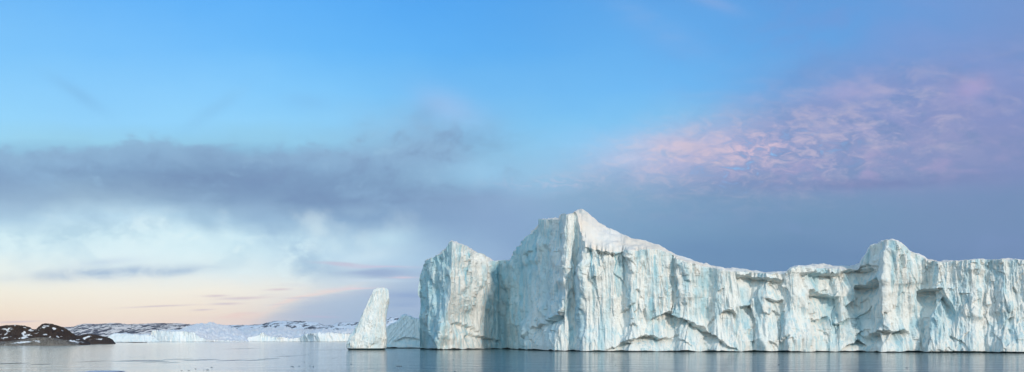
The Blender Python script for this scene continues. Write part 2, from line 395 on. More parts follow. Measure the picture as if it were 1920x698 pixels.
# ================================================================== ICE BODY BUILDER
def profile_disp(S, Zm, seed, flute=1., chip=1., fine=1., k=1.):
    """relief of a calved ice face in metres, outwards positive. S: metres along the face, Zm: height"""
    S = S / k; Z_ = Zm / k
    wob = 1.6 * fbm(S / 22, Z_ / 45, 3, seed + 1)
    reg = sm(fbm(S / 26, Z_ / 24, 3, seed + 21), -.15, .4)          # where the face has spalled into chips
    groove = sm(fbm(S / 18, Z_ / 60, 3, seed + 23), -.5, .3)         # where melt grooves run
    # sheer fracture planes meeting in long upright creases
    zw = Z_ + 5 * fbm(S / 2.6, Z_ / 14, 3, seed + 33)
    d = chip * 2.0 * facets((S + wob) / 12, (Z_ + 9 * fbm(S / 7, Z_ / 20, 3, seed + 3)) / 46, seed + 4, .18, 1.9)
    d = d + chip * 1.1 * facets((S + .6 * wob + .12 * Z_) / 4.4, (zw + 1.2 * wob) / 19., seed + 15, .22, 2.2)
    d = d + flute * .35 * ridged((S + wob) / 14, Z_ / 120, 2, seed + 2)
    d = d + flute * .50 * groove * ridged((S + .5 * wob) / 4.6, Z_ / 60, 2, seed + 9, .5)
    d = d + flute * .46 * (.4 + .6 * groove) * ridged((S + .4 * wob) / 1.9, Z_ / 30, 3, seed + 19, .55)
    d = d + chip * .95 * reg * facets((S + .5 * wob + .25 * Z_) / 3.1, (Z_ * .6 + zw * .4) / 8.5, seed + 5, .3, 2.6)
    d = d + chip * (.22 + .45 * reg) * facets((S + .3 * wob + .2 * Z_) / 1.4, Z_ / 4.8, seed + 6, .35, 2.8)
    d = d + fine * .36 * fbm(S / 1.3, Z_ / 4.2, 4, seed + 7, .6)
    return d * k

def screen_v(z, Yv): return HZ - (z - CH) / Yv * F

def ice_body(u0, u1, du, nrow, base_Y, vrim, vsky, depth, wc=.35, ledges=(), seed=1, lean=0., back_z=12., k=1., flute=1., chip=1., fine=1.,
             ntop=46, blue_fn=None, top_rough=1., wet=.9, end_taper=0., back_rows=8):
    """a body of ice with a modelled front, a top and a back. base_Y(u, v): distance of the face at column u, height row v."""
    U = np.arange(u0, u1 + du * .5, du); nc = len(U)
    vr = vrim(U); vk = vsky(U)
    Yr = base_Y(U[None], vr[None])[0]
    Zr = CH + (HZ - vr) / F * Yr
    T = np.linspace(0, 1, nrow)[:, None]
    Zg = np.maximum(Zr, .3)[None] * T
    Ug = np.repeat(U[None], nrow, 0)
    Yg = np.repeat(Yr[None], nrow, 0)
    for _ in range(4):
        Yg = base_Y(Ug, screen_v(Zg, Yg))
    Yg = Yg + lean * Zg
    Yg = blur(Yg, max(1, int(3 / du)))
    Xg = (Ug - CX) / F * Yg
    V = screen_v(Zg, Yg)
    # arc length along the face
    mid = int(nrow * .3)
    S = np.concatenate([[0], np.cumsum(np.hypot(np.diff(Xg[mid]), np.diff(Yg[mid])))])[None] + 0 * Zg
    gx = blur(np.gradient(Xg, axis=1), int(8 / du)); gy = blur(np.gradient(Yg, axis=1), int(8 / du))
    L = np.hypot(gx, gy) + 1e-9; Nx, Ny = gy / L, -gx / L
    D = profile_disp(S, Zg, seed, flute, chip, fine, k)
    D = D - D.mean()
    Bl = np.zeros_like(D) if blue_fn is None else blue_fn(Ug, V, S, Zg)
    jag = 2.6 * fbm(S / 3.2, S * 0 + .5, 4, seed + 31, .6)
    for (pts, dep, wid, fall) in ledges:
        dep = dep * (1.3 if dep > 2 else 1.1)
        p_ = np.array(pts, float)
        sel = (U > p_[0, 0] - 1) & (U < p_[-1, 0] + 1)
        if not sel.any(): continue
        uu = Ug[:, sel]
        tq = np.clip((uu - p_[0, 0]) / max(p_[-1, 0] - p_[0, 0], 1), 0, 1)
        end = np.minimum(1, np.minimum(tq, 1 - tq) * 6) ** .7
        dv = V[:, sel] - np.interp(uu, p_[:, 0], p_[:, 1]) + jag[:, sel]
        rec = -dep * np.clip(dv / wid, 0, 1) * np.exp(-np.maximum(dv - wid, 0) / fall)
        wid = wid * .62
        rec = -dep * np.clip(dv / wid, 0, 1) * np.exp(-np.maximum(dv - wid, 0) / fall)
        lip = .22 * dep * np.exp(np.minimum(dv, 0) / 7.) * (dv < 0) + .22 * dep * (dv >= 0) * np.clip(1 - dv / wid, 0, 1)
        D[:, sel] += (rec + lip) * end
    # soften the relief right at the rim so the crown reads as rounded snow over broken ice
    if end_taper:
        e = np.minimum(1, np.minimum(U - U[0], U[-1] - U) / end_taper)[None]; D = D * (.25 + .75 * e)
    Zo = Zg + (sm(T, .8, 1.) * (.34 * k * fbm(S / 2.2, S * 0 + seed, 4, seed + 8, .6) + .5 * k * facets(S / 5., S * 0 + .5, seed + 12, .8, 1.) * top_rough - .2))
    # wet undercut notch at the waterline
    Dn = D * (.35 + .65 * sm(Zg, 0, 6. * k))
    P = np.stack([Xg + Nx * Dn, Yg + Ny * Dn, Zo], -1)
    # top, running back along the sight direction of each column
    Wt = np.linspace(0, 1, ntop)[1:, None] ** 1.6
    Px, Py, Pz = P[-1, :, 0], P[-1, :, 1], P[-1, :, 2]
    ws_ = sm(Wt, 0, .10)
    Qx, Qy, Qz = (blur(a_[None], int(14 / du))[0] for a_ in (Px, Py, Pz))
    Px2, Py2, Pz2 = (a_[None] * (1 - ws_) + b_[None] * ws_ for a_, b_ in ((Px, Qx), (Py, Qy), (Pz, Qz)))
    Yt = Py2 + Wt * depth
    Xt = Px2 * (Yt / Py2)
    Zc = CH + (HZ - vk) / F * (Py + wc * depth)
    up = sm(Wt, 0, wc); hi = np.maximum(Zc, 0)[None]
    Zt = np.where(Wt <= wc, Pz2 + (hi - Pz2) * np.clip(Wt / wc, 0, 1) ** .8, hi + (np.minimum(back_z, hi) - hi) * sm(Wt, wc, 1.0))
    env = sm(Wt, 0, .06) * (.55 + .45 * (Wt < wc))
    Zt = Zt + env * top_rough * k * (1.1 * fbm(S[:1] / 9 / k ** .6, Wt * depth / 9 / k, 4, seed + 40) - .35)
    Top = np.stack([Xt, Yt, Zt], -1)
    Wb = np.linspace(0, 1, back_rows)[1:, None]
    Bk = np.stack([Xt[-1:] + 0 * Wb, Yt[-1:] + 2 * Wb, Zt[-1:] * (1 - Wb) + (-3) * Wb], -1)
    # keel under the water in front: notch, then down
    nb = []
    wet = wet * (.62 + .45 * fbm(S[0] / 7, S[0] * 0 + .7, 4, seed + 51))
    wet = np.clip(wet, .15, 2.)
    for zz, off in ((-3., 3.0), (.02, 1.3), (wet * .8, .9)):
        q = P[0].copy(); q[:, 0] -= Nx[0] * off; q[:, 1] -= Ny[0] * off; q[:, 2] = zz; nb.append(q)
    # the first rows of the face start above the notch
    P0 = P.copy(); P0[:, :, 2] = wet[None] * np.minimum(1, Zr / 3)[None] + P0[:, :, 2] * (1 - wet[None] * np.minimum(1, Zr / 3)[None] / np.maximum(P0[-1:, :, 2], 1.5))
    for q in nb: q[:, 2] = np.minimum(q[:, 2], P0[0, :, 2] - .02)
    return dict(front=P0, top=np.concatenate([P0[-1:], Top, Bk], 0), keel=np.stack(nb + [P0[0]], 0), blue=Bl, U=U, S=S)

def assemble(name, B, mats, label, cat, group=None, names=('ice_cliff', 'snow_cap', 'wet_base'), loc=None):
    c = B['front'][0].mean(0); c[2] = 0
    e = bpy.data.objects.new(name, None); col.objects.link(e); e.location = tuple(c)
    tag(e, label, cat, group)
    off = c[None, None]
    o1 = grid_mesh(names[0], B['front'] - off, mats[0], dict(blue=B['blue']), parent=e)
    o2 = grid_mesh(names[1], B['top'] - off, mats[1], dict(blue=np.zeros(B['top'].shape[:2])), parent=e)
    if names[2]:
        o3 = grid_mesh(names[2], B['keel'] - off, mats[2], parent=e)
    # close the two ends with broken ice walls
    for cc in (0, -1):
        f = B['front'][:, cc]; tp = B['top'][:, cc]
        loop = np.concatenate([f, tp[1:]], 0) - c[None]
        me = bpy.data.meshes.new('end_wall')
        me.from_pydata([tuple(x) for x in loop], [], [tuple(range(len(loop)))]); me.materials.append(mats[0]); me.update()
        a_ = me.attributes.new('blue', 'FLOAT', 'POINT')
        o = bpy.data.objects.new('end_wall', me); col.objects.link(o); o.parent = e
    return e

# ================================================================== MAIN ICEBERG
SKY = [(788, 497), (790.6, 495.3), (795.6, 489.5), (809, 487), (820.6, 478), (834, 468.4), (839.8, 455), (847.5, 450.4), (862.8, 458.8), (886, 468.4), (905, 476), (922, 487.6),
 (928, 489.5), (947, 487.6), (955, 491.6), (962.8, 471), (967, 465.6), (976.4, 459.7), (990, 448.3), (995.6, 439), (997, 432.4), (1008, 425.5), (1010.6, 414), (1017, 411), (1031, 411.5),
 (1046, 412.5), (1047.5, 401), (1054, 400.5), (1059, 403), (1072, 402), (1077, 397), (1083.5, 392.8), (1092.6, 391.8), (1099.5, 396), (1111, 403.7), (1122, 414), (1140, 425.5), (1159, 434.7),
 (1186, 444.7), (1213, 452), (1236, 458.4), (1247.5, 464.3), (1253.4, 470), (1278.4, 479.2), (1316.8, 493.4), (1336, 499), (1374.5, 502.2), (1413, 508), (1439.8, 510.7), (1466.7, 512.6),
 (1474.3, 510), (1482, 502), (1493.6, 499), (1512.8, 498), (1518.5, 495.3), (1560, 496.5), (1611.8, 498), (1615.6, 487.6), (1622, 480), (1626, 467), (1631, 460), (1648, 455), (1661.7, 450.3), (1679, 452.3),
 (1690.5, 458.8), (1705.8, 471.5), (1721, 476), (1730.8, 480.7), (1737.3, 487.6), (1752, 490.6), (1782.6, 490.3), (1809.5, 488.3), (1859, 486.4), (1920, 486.8), (2000, 490), (2080, 505), (2150, 520)]
RIM = [p for p in SKY if p[0] < 1080] + [(1082, 398), (1086, 432), (1092, 450), (1097, 462), (1108.6, 466.6), (1145, 473.4), (1160, 472), (1177, 469.5), (1213, 467), (1236, 466.6), (1254, 473.5), (1259, 477),
 (1290, 493.4), (1328, 501), (1367, 507), (1413, 511.5), (1467, 514.5), (1474.3, 511), (1482, 503), (1493.6, 500), (1512.8, 500), (1518, 502), (1560, 504), (1611, 505.5), (1614, 492)] + [p for p in SKY if p[0] > 1615]
# face plan: (distance, column at rows 450 / 550 / 650)
BP = [(455, 786, 790, 799), (424, 847, 846, 822), (440, 880, 872, 850), (463, 922, 922, 915), (468, 938, 940, 940), (456, 962, 958, 955), (444, 975, 970, 965), (412, 1015, 1002, 984), (398, 1040, 1034, 1010),
      (376, 1054, 1054, 1036), (374, 1066, 1062, 1060), (378, 1080, 1078, 1076), (365, 1096, 1094, 1092), (363, 1150, 1150, 1150), (366, 1172, 1168, 1162), (358, 1186, 1182, 1180), (360, 1250, 1250, 1250), (363, 1262, 1262, 1262),
      (354, 1290, 1288, 1284), (356, 1318, 1316, 1316), (360, 1330, 1326, 1326), (352, 1344, 1344, 1344), (352, 1392, 1392, 1392), (357, 1406, 1406, 1410), (348, 1440, 1436, 1434), (350, 1466, 1466, 1470),
      (343, 1484, 1482, 1478), (345, 1512, 1512, 1520), (356, 1536, 1550, 1545), (352, 1590, 1584, 1575), (357, 1612, 1614, 1610), (352, 1628, 1630, 1630), (336, 1664, 1656, 1650), (338, 1706, 1700, 1696),
      (342, 1740, 1736, 1730), (332, 1758, 1752, 1740), (331, 1790, 1795, 1790), (326, 1830, 1826, 1826), (329, 1850, 1850, 1850), (320, 1880, 1880, 1880), (318, 1920, 1920, 1920), (306, 2010, 2010, 2010), (330, 2150, 2150, 2150)]
def main_Y(u, v):
    u = np.asarray(u, float); v = np.broadcast_to(np.asarray(v, float), u.shape)
    cols_ = [np.interp(v, [450, 550, 650], b[1:]) for b in BP]
    Y_ = np.full(u.shape, float(BP[0][0]))
    for k in range(len(BP) - 1):
        Y_ = Y_ + (BP[k + 1][0] - BP[k][0]) * np.clip((u - cols_[k]) / (cols_[k + 1] - cols_[k]), 0, 1)
    base_ = np.interp(u, [1150, 1500, 1700, 1920, 2150], [361, 350, 338, 318, 300])
    Y_ = np.where(u > 1150, base_ + (Y_ - base_) * .65, Y_)
    foot = sm(v, 590, 660)
    Y_ = Y_ - 5 * foot * sm(u, 1000, 1100) - 9 * foot * sm(u, 830, 850) * (1 - sm(u, 880, 930))
    return Y_
LEDGES = [
 ([(1218, 606), (1222.5, 600), (1236, 590), (1255, 584.8), (1270.7, 592), (1286, 599), (1297.6, 608), (1316.8, 612.5), (1328, 624), (1347.6, 635.5), (1363, 649), (1390, 660)], 3.6, 5, 22),
 ([(1134, 658), (1158.7, 650), (1177, 639.7), (1192, 635), (1213, 629), (1231.6, 633), (1262, 636)], 3.8, 6, 16),
 ([(1028, 609), (1040, 594), (1051.6, 583), (1061, 576)], 3.4, 5, 26),
 ([(994, 613), (1008, 617), (1017.5, 610), (1030, 606)], 1.8, 5, 20),
 ([(978, 655), (986, 634), (994, 621)], 1.8, 5, 18),
 ([(1096, 463), (1122, 468), (1145, 476), (1165, 474)], 2.4, 4, 24),
 ([(1350, 588), (1363, 580), (1372.5, 581.7), (1382, 594)], 2.6, 5, 14),
 ([(1385, 575), (1405, 573), (1415, 583.7), (1422, 600)], 2.6, 5, 20),
 ([(1435, 560), (1451, 564.5), (1468, 560)], 2.2, 4, 12),
 ([(1380, 514), (1400, 516), (1413, 520), (1440, 521), (1470, 523)], 3.4, 9, 14),
 ([(1500, 512), (1524, 508), (1545, 512), (1560, 512), (1583, 507), (1606, 503), (1645, 504)], 3.0, 8, 18),
 ([(1518, 541), (1540, 549), (1562, 556), (1572, 552)], 3.6, 8, 22),
 ([(1604, 535), (1625, 534), (1640, 521), (1646, 513)], 4.4, 9, 24),
 ([(1722, 546), (1744, 540.5), (1767, 541.3), (1772, 556), (1782.6, 569), (1793, 590)], 4.2, 8, 26),
 ([(1622, 640), (1635, 627), (1656, 617.5), (1671, 623), (1690.5, 619), (1709, 625)], 4.2, 6, 22),
 ([(1576, 660), (1590.7, 649), (1608, 638), (1624, 648)], 3.6, 6, 14),
 ([(1560, 606), (1579, 604), (1593, 597)], 2.8, 5, 14),
 ([(1525, 600), (1538, 599), (1553, 593)], 2.4, 4, 12),
 ([(1588, 575), (1600, 563), (1612, 559)], 2.2, 5, 16),
 ([(1610, 497), (1640, 498), (1650, 500)], 1.5, 3, 6),
 ([(1440, 640), (1456, 646), (1462, 658)], 1.6, 4, 12),
 ([(845, 610), (858, 606), (880, 612), (900, 622)], 1.8, 7, 18),
 ([(868, 632), (890, 628), (915, 634), (940, 640)], 1.8, 6, 14),
 ([(1176, 612), (1186, 606), (1196, 610)], 1.4, 4, 14),
 ([(1780, 630), (1800, 640), (1815, 655)], 1.6, 4, 14),
]
lr = np.random.RandomState(21)
for _ in range(70):
    cu = lr.uniform(1060, 2050); cv = lr.uniform(480, 655); ln_ = lr.uniform(7, 34); tilt = lr.choice([-1, 1]) * lr.uniform(.2, 1.6); arc = lr.uniform(.05, .5)
    LEDGES.append(([(cu - ln_ / 2, cv + tilt * ln_ / 2), (cu - ln_ / 5, cv - arc * ln_ * .5 + tilt * ln_ / 5), (cu + ln_ / 5, cv - arc * ln_ * .5 - tilt * ln_ / 5), (cu + ln_ / 2, cv - tilt * ln_ / 2)],
                   lr.uniform(.4, 1.3), lr.uniform(2, 4), lr.uniform(6, 22)))
CRACKS = [(932, 494, 575, 3.2, .95), (926, 500, 640, 5, .5), (945, 500, 650, 12, .45), (875, 474, 500, 1.2, .9), (872.5, 498, 536, 1.2, .9), (845, 482, 520, 1.6, .6), (955, 492, 640, 2.0, .6),
          (1108, 464, 520, 1.8, .95), (1113, 500, 590, 2.5, .5), (1154, 474, 512, 1.8, .95), (1158, 510, 560, 2, .5), (1228, 480, 520, 1.6, .8), (1222, 560, 610, 3, .7), (1324, 502, 544, 9, .55),
          (1290, 500, 540, 3, .5), (1306, 540, 600, 4, .45), (1250, 520, 560, 3, .5), (1395, 540, 620, 6, .45), (1470, 590, 615, 4, .6), (1534, 500, 545, 9, .5), (1560, 555, 620, 10, .5),
          (1608, 590, 650, 12, .45), (1590, 560, 640, 6, .35), (1760, 560, 640, 16, .4), (1790, 560, 600, 8, .4), (1880, 520, 560, 6, .35), (1030, 430, 640, 9, .35), (1085, 480, 640, 6, .3), (1140, 560, 640, 5, .4)]
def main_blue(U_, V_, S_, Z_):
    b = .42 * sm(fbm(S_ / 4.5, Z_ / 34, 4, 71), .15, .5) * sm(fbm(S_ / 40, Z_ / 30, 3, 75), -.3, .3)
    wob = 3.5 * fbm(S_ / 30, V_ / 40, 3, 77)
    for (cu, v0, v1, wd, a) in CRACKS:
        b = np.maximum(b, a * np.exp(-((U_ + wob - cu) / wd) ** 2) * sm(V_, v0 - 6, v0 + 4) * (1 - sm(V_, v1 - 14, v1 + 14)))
    b = np.maximum(b, (.5 + .25 * fbm(S_ / 3, Z_ / 9, 4, 79)) * (1 - sm(U_ + (V_ - 550) * .12, 830, 850)))                     # left flank's blue shade painted into the ice colour
    b = np.maximum(b, (.55 + .3 * fbm(S_ / 4, Z_ / 20, 4, 83)) * sm(U_, 915, 930) * (1 - sm(U_ + (V_ - 550) * .15, 990, 1012)))  # blue shade of the recess and the big tower's left face, painted likewise
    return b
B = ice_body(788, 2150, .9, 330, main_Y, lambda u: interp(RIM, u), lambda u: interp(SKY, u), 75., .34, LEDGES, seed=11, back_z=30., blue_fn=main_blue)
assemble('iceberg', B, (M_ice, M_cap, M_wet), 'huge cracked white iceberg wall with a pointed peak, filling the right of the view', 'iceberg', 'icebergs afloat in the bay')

# ================================================================== LEANING SPIRE
def spire():
    Lp = [(539.5, 713), (541, 708.5), (545, 702), (554.9, 695.7), (572, 688), (599, 674.6), (612, 669), (629.8, 662), (645, 654), (657, 649.6), (664, 648)]
    Rp = [(539.5, 718), (541, 724), (545, 729.5), (555, 731.3), (564.5, 731.2), (580, 728.5), (591, 726.5), (610.6, 725.2), (633.6, 727.6), (645, 726.5), (657, 724.8), (664, 726)]
    Yc = 424.
    nr, nc = 300, 420
    v = np.linspace(662.5, 539.6, nr)[:, None]
    uL = interp(Lp, v); uR = interp(Rp, v)
    th = np.linspace(0, 2 * np.pi, nc, endpoint=False)[None]
    cx = ((uL + uR) / 2 - CX) / F * Yc; a = (uR - uL) / 2 / F * Yc
    z = CH + (HZ - v) / F * Yc + 0 * th
    ce, s_ = np.cos(th), np.sin(th)
    e = .75
    px = np.sign(ce) * np.abs(ce) ** e; py = np.sign(s_) * np.abs(s_) ** e
    # a ridge down the front gives a lit broad face and a shaded right flank
    b = a * .8 + 1.2
    wrap = th / (2 * np.pi) * 46
    d = profile_disp(wrap + 0 * z, z, 51, 1.25, .7, 1.4, .62)
    tt = np.minimum(th, 2 * np.pi - th); seamw = sm(tt, 0, .25)
    d = (d - d.mean()) * seamw * sm(z[:, :1], 0, 3) * (.35 + .65 * np.clip(a / 8, 0, 1))
    x = cx + (a - .5) * px; y = Yc + b * py + .0 * z
    nx, ny = px / (np.hypot(px, py) + 1e-6), py / (np.hypot(px, py) + 1e-6)
    ztop = z + .5 * fbm(x / 2, y / 2, 3, 9) * sm(z, 24, 32)
    P = np.stack([x + nx * d, y + ny * d, ztop], -1)
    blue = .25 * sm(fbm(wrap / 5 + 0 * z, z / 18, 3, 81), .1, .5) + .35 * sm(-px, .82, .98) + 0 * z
    wetrow = int((z[:, 0] < .8).sum())
    c = np.array([cx[0, 0], Yc, 0.])
    E = bpy.data.objects.new('iceberg', None); col.objects.link(E); E.location = tuple(c)
    tag(E, 'narrow leaning spire of white ice standing alone in the water left of the big iceberg', 'iceberg', 'icebergs afloat in the bay')
    P = P - c[None, None]
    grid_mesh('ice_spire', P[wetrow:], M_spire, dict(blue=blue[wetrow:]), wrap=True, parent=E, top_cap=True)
    K = P[wetrow:wetrow + 1].repeat(3, 0).copy()
    for k_, (zz, f) in enumerate(((-3., .86), (.02, .93), (.65, .96))):
        K[k_, :, :2] *= f; K[k_, :, 2] = zz
    grid_mesh('wet_base', np.concatenate([K, P[wetrow:wetrow + 1]], 0), M_wet, wrap=True, parent=E)
spire()

# ================================================================== SMALL BERG BETWEEN SPIRE AND TOWER
SB = [(706, 652), (712, 632), (716, 622), (722, 614), (732, 606.7), (743.7, 602.9), (753.3, 591.8), (758, 589), (761, 588.4), (766, 591), (772.5, 595), (786, 597), (795.6, 596), (806, 600), (820, 620), (835, 650)]
def diag_disp(a): return a
B2 = ice_body(706, 835, .45, 200, lambda u, v: 512 + 0 * u, lambda u: interp(SB, u) + 1.2, lambda u: interp(SB, u), 26., .3, [([(735, 640), (760, 632), (786, 636), (800, 640)], 1.5, 5, 10)],
              seed=33, lean=.3, back_z=4., flute=.2, chip=.35, fine=.8, ntop=20, blue_fn=lambda u, v, s, z: .10 + .5 * sm(v, 622, 645) * sm(fbm(s / 5, z / 5, 3, 90), -.2, .4), end_taper=6)
f = B2['front']; sh = .3 * ridged((f[..., 0] - f[..., 2] * .9) / 5., f[..., 2] / 40, 3, 61); f[..., 1] -= sh * sm(f[..., 2], 1, 6)
B2['top'][0] = f[-1]; B2['keel'][-1] = f[0]
assemble('iceberg', B2, (M_small, M_small, M_wet), 'small sloping pale blue iceberg between the leaning spire and the big iceberg', 'iceberg', 'icebergs afloat in the bay')

# ================================================================== FAR ICE FRONT
S1 = [(196, 641), (199.7, 633), (206, 629), (213.5, 624.8), (220, 624), (227, 625), (236, 624.5), (245, 627), (254, 626), (263, 628), (272, 625.5), (281, 626), (290, 630), (300, 641)]
B3 = ice_body(196, 300, .5, 60, lambda u, v: 2350 + 0 * u, lambda u: interp(S1, u) + 1.5, lambda u: interp(S1, u), 240., .5, [], seed=41, lean=.8, back_z=6., k=4.2, flute=.3, chip=.8,
              ntop=24, blue_fn=lambda u, v, s, z: .15 + 0 * u, wet=1.2, end_taper=8)
assemble('iceberg', B3, (M_far, M_farsnow, M_wet), 'low jagged far iceberg just behind the dark rocky point', 'iceberg', 'distant ice front', names=('ice_cliff', 'snow_cap', None))
R2 = [(281, 640), (283.7, 620.5), (292, 620), (300, 621), (309, 620.5), (318, 622), (332, 622), (345, 621.5), (356, 624), (364, 622.5), (368, 628), (376, 634), (390, 638), (420, 639.5), (455, 640), (470, 640.5)]
S2 = [(281, 638), (283.7, 619.3), (297, 620), (309, 620), (332, 619.5), (340, 617.3), (352, 611.4), (363.7, 609), (372, 607), (379.5, 605.9), (386, 606.5), (394, 604.5), (401, 605), (406, 607), (415, 608.4), (429, 611.4), (443, 616.3), (455, 622), (463, 632), (470, 640)]
def nz(pts, u, amp, sc, seed): return interp(pts, u) + amp * fbm(u / sc, u * 0 + .3, 4, seed, .6)
B4 = ice_body(281, 470, .5, 60, lambda u, v: 2700 - 60 * sm(u, 282, 330) + 80 * sm(u, 370, 420), lambda u: nz(R2, u, .8, 6, 5), lambda u: nz(S2, u, 1., 5, 6), 900., .55, [], seed=44, lean=.1, back_z=10., k=4.5, flute=.5,
              ntop=80, blue_fn=lambda u, v, s, z: .30 * sm(fbm(s / 40, z / 120, 3, 3), -.1, .3), wet=1.2, end_taper=3, top_rough=1.6)
assemble('iceberg', B4, (M_far, M_farsnow, M_wet), 'blocky far iceberg with a steep blue face and a high domed snow top', 'iceberg', 'distant ice front', names=('ice_cliff', 'snow_cap', None))
R3 = [(440, 640.5), (458.6, 639), (466.5, 633), (480, 631), (490, 624), (508, 632), (530, 633), (548, 636), (567, 632), (577, 627), (596, 625.5), (617, 624), (636, 626), (656, 626), (690, 628), (730, 632), (745, 640)]
S3 = [(440, 639), (443, 620), (458.6, 614.8), (480, 615), (500, 613.5), (514, 613), (537.7, 613.4), (557.5, 616.3), (573, 617), (591, 617.3), (607, 616), (624.7, 619.3), (636, 618), (656, 616), (680, 617), (720, 622), (745, 639)]
B5 = ice_body(440, 745, .5, 56, lambda u, v: 3000 - 120 * sm(u, 560, 600) + 0 * u, lambda u: nz(R3, u, 1.3, 5, 15), lambda u: nz(S3, u, .9, 9, 16), 1500., .6, [], seed=47, lean=.25, back_z=10., k=4.5, flute=.5,
              ntop=80, blue_fn=lambda u, v, s, z: .22 * sm(fbm(s / 40, z / 120, 3, 8), 0, .4), wet=1.2, end_taper=6, top_rough=1.8)
assemble('iceberg', B5, (M_far, M_farsnow, M_wet), 'long low far iceberg with a wide snowfield above a crumbled front left of the spire', 'iceberg', 'distant ice front', names=('ice_cliff', 'snow_cap', None))

# ================================================================== LAND
def rock_snow_material(name, rock, rock2, snow, thr, sc, stretch=(1, 1, 1), rot=0., bump_d=1., use_attr=False, rs=1.):
    m, t, p = new_mat(name); pos = geo_pos(t)
    n = t.noise(t.mapping(pos, scale=stretch, rot=(0, rot, 0)), sc, 8, .62, .35)
    n2 = t.noise(pos, sc * 6 * rs, 6, .65)
    f = t.rng(t.add(n, attr(t, 'snow')), thr, thr + .035)
    c = t.mix(t.rng(n2, .35, .65), rock + (1,), rock2 + (1,))
    t.put(p.inputs['Base Color'], t.mix(f, c, snow + (1,)))
    p.inputs['Roughness'].default_value = .85; p.inputs['Specular IOR Level'].default_value = .15
    t.put(p.inputs['Normal'], t.bump(n2, .9, bump_d))
    return m
def land(name, u0, u1, du, sky_pts, Y0, depth, wc, nrow, mat, seed, rough=.12, power=.6, k=1., snow_fn=None, sky_noise=.4, label=None, basez=-1.5, rid=1.):
    U = np.arange(u0, u1 + .1, du)[None]; W_ = np.linspace(0, 1, nrow)[:, None]
    Yy = Y0 + depth * W_ + 0 * U
    Xx = (U - CX) / F * Yy
    vs_ = interp(sky_pts, U) + sky_noise * fbm(U / 5, U * 0 + .2, 4, seed, .6)
    Zc = np.maximum(CH + (HZ - vs_) / F * (Y0 + depth * wc), 0.)
    rise = np.clip(W_ / wc, 0, 1) ** power; fall = 1 - .9 * sm(W_, wc, 1.)
    env = np.sin(np.pi * np.clip(W_ / wc, 0, 1)) * (W_ < wc) + .4 * (W_ >= wc)
    Zz = Zc * rise * fall + env * Zc * rough * (rid * ridged(Xx / (28 * k), Yy / (34 * k), 5, seed + 3) - .4 + fbm(Xx / (60 * k), Yy / (60 * k), 4, seed + 4) * 1.5)
    Zz = np.minimum(Zz, Zc * .985 * (1 + .0 * W_) * np.maximum(rise, .02) ** .12 + .2) + basez * (1 - sm(W_, 0, .05)) + 0 * U
    Zz = Zz * (W_ < .999) - 5 * (W_ >= .999)
    sn = np.zeros_like(Zz) if snow_fn is None else snow_fn(U + 0 * W_, screen_v(Zz, Yy), W_ + 0 * U)
    c = np.array([Xx.mean(), Y0, 0.])
    o = grid_mesh(name, np.stack([Xx, Yy, Zz], -1) - c[None, None], mat, dict(snow=sn))
    o.location = tuple(c)
    tag(o, label, kind='structure')
    return o
M_h1 = rock_snow_material('warm_hill', (.05, .045, .07), (.09, .07, .08), (.92, .80, .74), .48, .022, (1, .10, 2.4), R(12), 4.)
M_h2 = rock_snow_material('cool_hill', (.05, .055, .075), (.08, .085, .11), (.80, .84, .90), .45, .015, (1, .10, 2.0), R(14), 4.)
H1 = [(96, 640), (110, 616), (118, 613.5), (126, 613), (138, 612.5), (146, 609), (154, 607.2), (165, 606.6), (180, 607.3), (196, 606.3), (206, 605.4), (220, 605.6), (240, 607.6), (262, 607), (284, 606), (300, 605.4), (315, 606.2), (332, 605.8), (344, 606.6), (358, 608), (380, 610), (420, 618), (450, 640)]
H2 = [(300, 640), (340, 611), (364, 608), (400, 610), (440, 609), (462, 609.6), (490, 607.6), (504, 604), (514, 601.8), (530, 601.1), (556, 601.8), (580, 603), (594, 604), (603, 608), (610, 610), (620, 609.6), (634, 605.4), (650, 604.6), (672, 604.4), (700, 601), (716, 597.5), (730, 594.8), (742, 595), (752, 597), (780, 600), (820, 604), (880, 640)]
land('hill', 96, 450, .5, H1, 5200, 1900, .8, 130, M_h1, 101, .05, .75, 9., sky_noise=.5, label='long low far hill with sunlit pink snow patches')
land('hill', 300, 880, .5, H2, 6600, 2400, .8, 130, M_h2, 111, .05, .8, 11., sky_noise=.7, label='far blue-grey hill streaked with snow behind the ice')
M_dark = rock_snow_material('dark_rock', (.022, .015, .013), (.085, .055, .042), (.80, .81, .85), .60, .20, (.7, .4, 1.6), R(-25), 1.2, rs=1.2)
M_granite = rock_snow_material('pale_granite', (.035, .03, .028), (.30, .265, .23), (.8, .82, .86), .62, .16, (.5, .4, 2.0), R(-20), 1.2, rs=.9)
D1 = [(-90, 618), (-40, 612), (0, 611.4), (11.9, 609.8), (29.7, 609), (45.5, 610.6), (57.3, 614), (60, 617.3), (68.2, 617), (71.2, 613.4), (79, 607.4), (87, 606), (98.9, 607.4), (110.7, 611.2), (120.6, 614), (126.5, 618), (134.4, 624), (140.4, 628), (152, 634), (166, 641), (170, 644)]
D2 = [(120, 644), (134, 634), (146, 629), (152.2, 629), (158.2, 627), (168, 626), (181.9, 628), (197.7, 631.6), (207.6, 634.7), (211.5, 637.5), (214, 641), (217, 644)]
G1 = [(-90, 640), (-20, 642), (0, 641), (20, 640), (45.5, 637), (55, 634.5), (65, 633.3), (87, 632.6), (103, 634.6), (122.6, 638), (134, 641), (146, 644), (150, 646.5)]
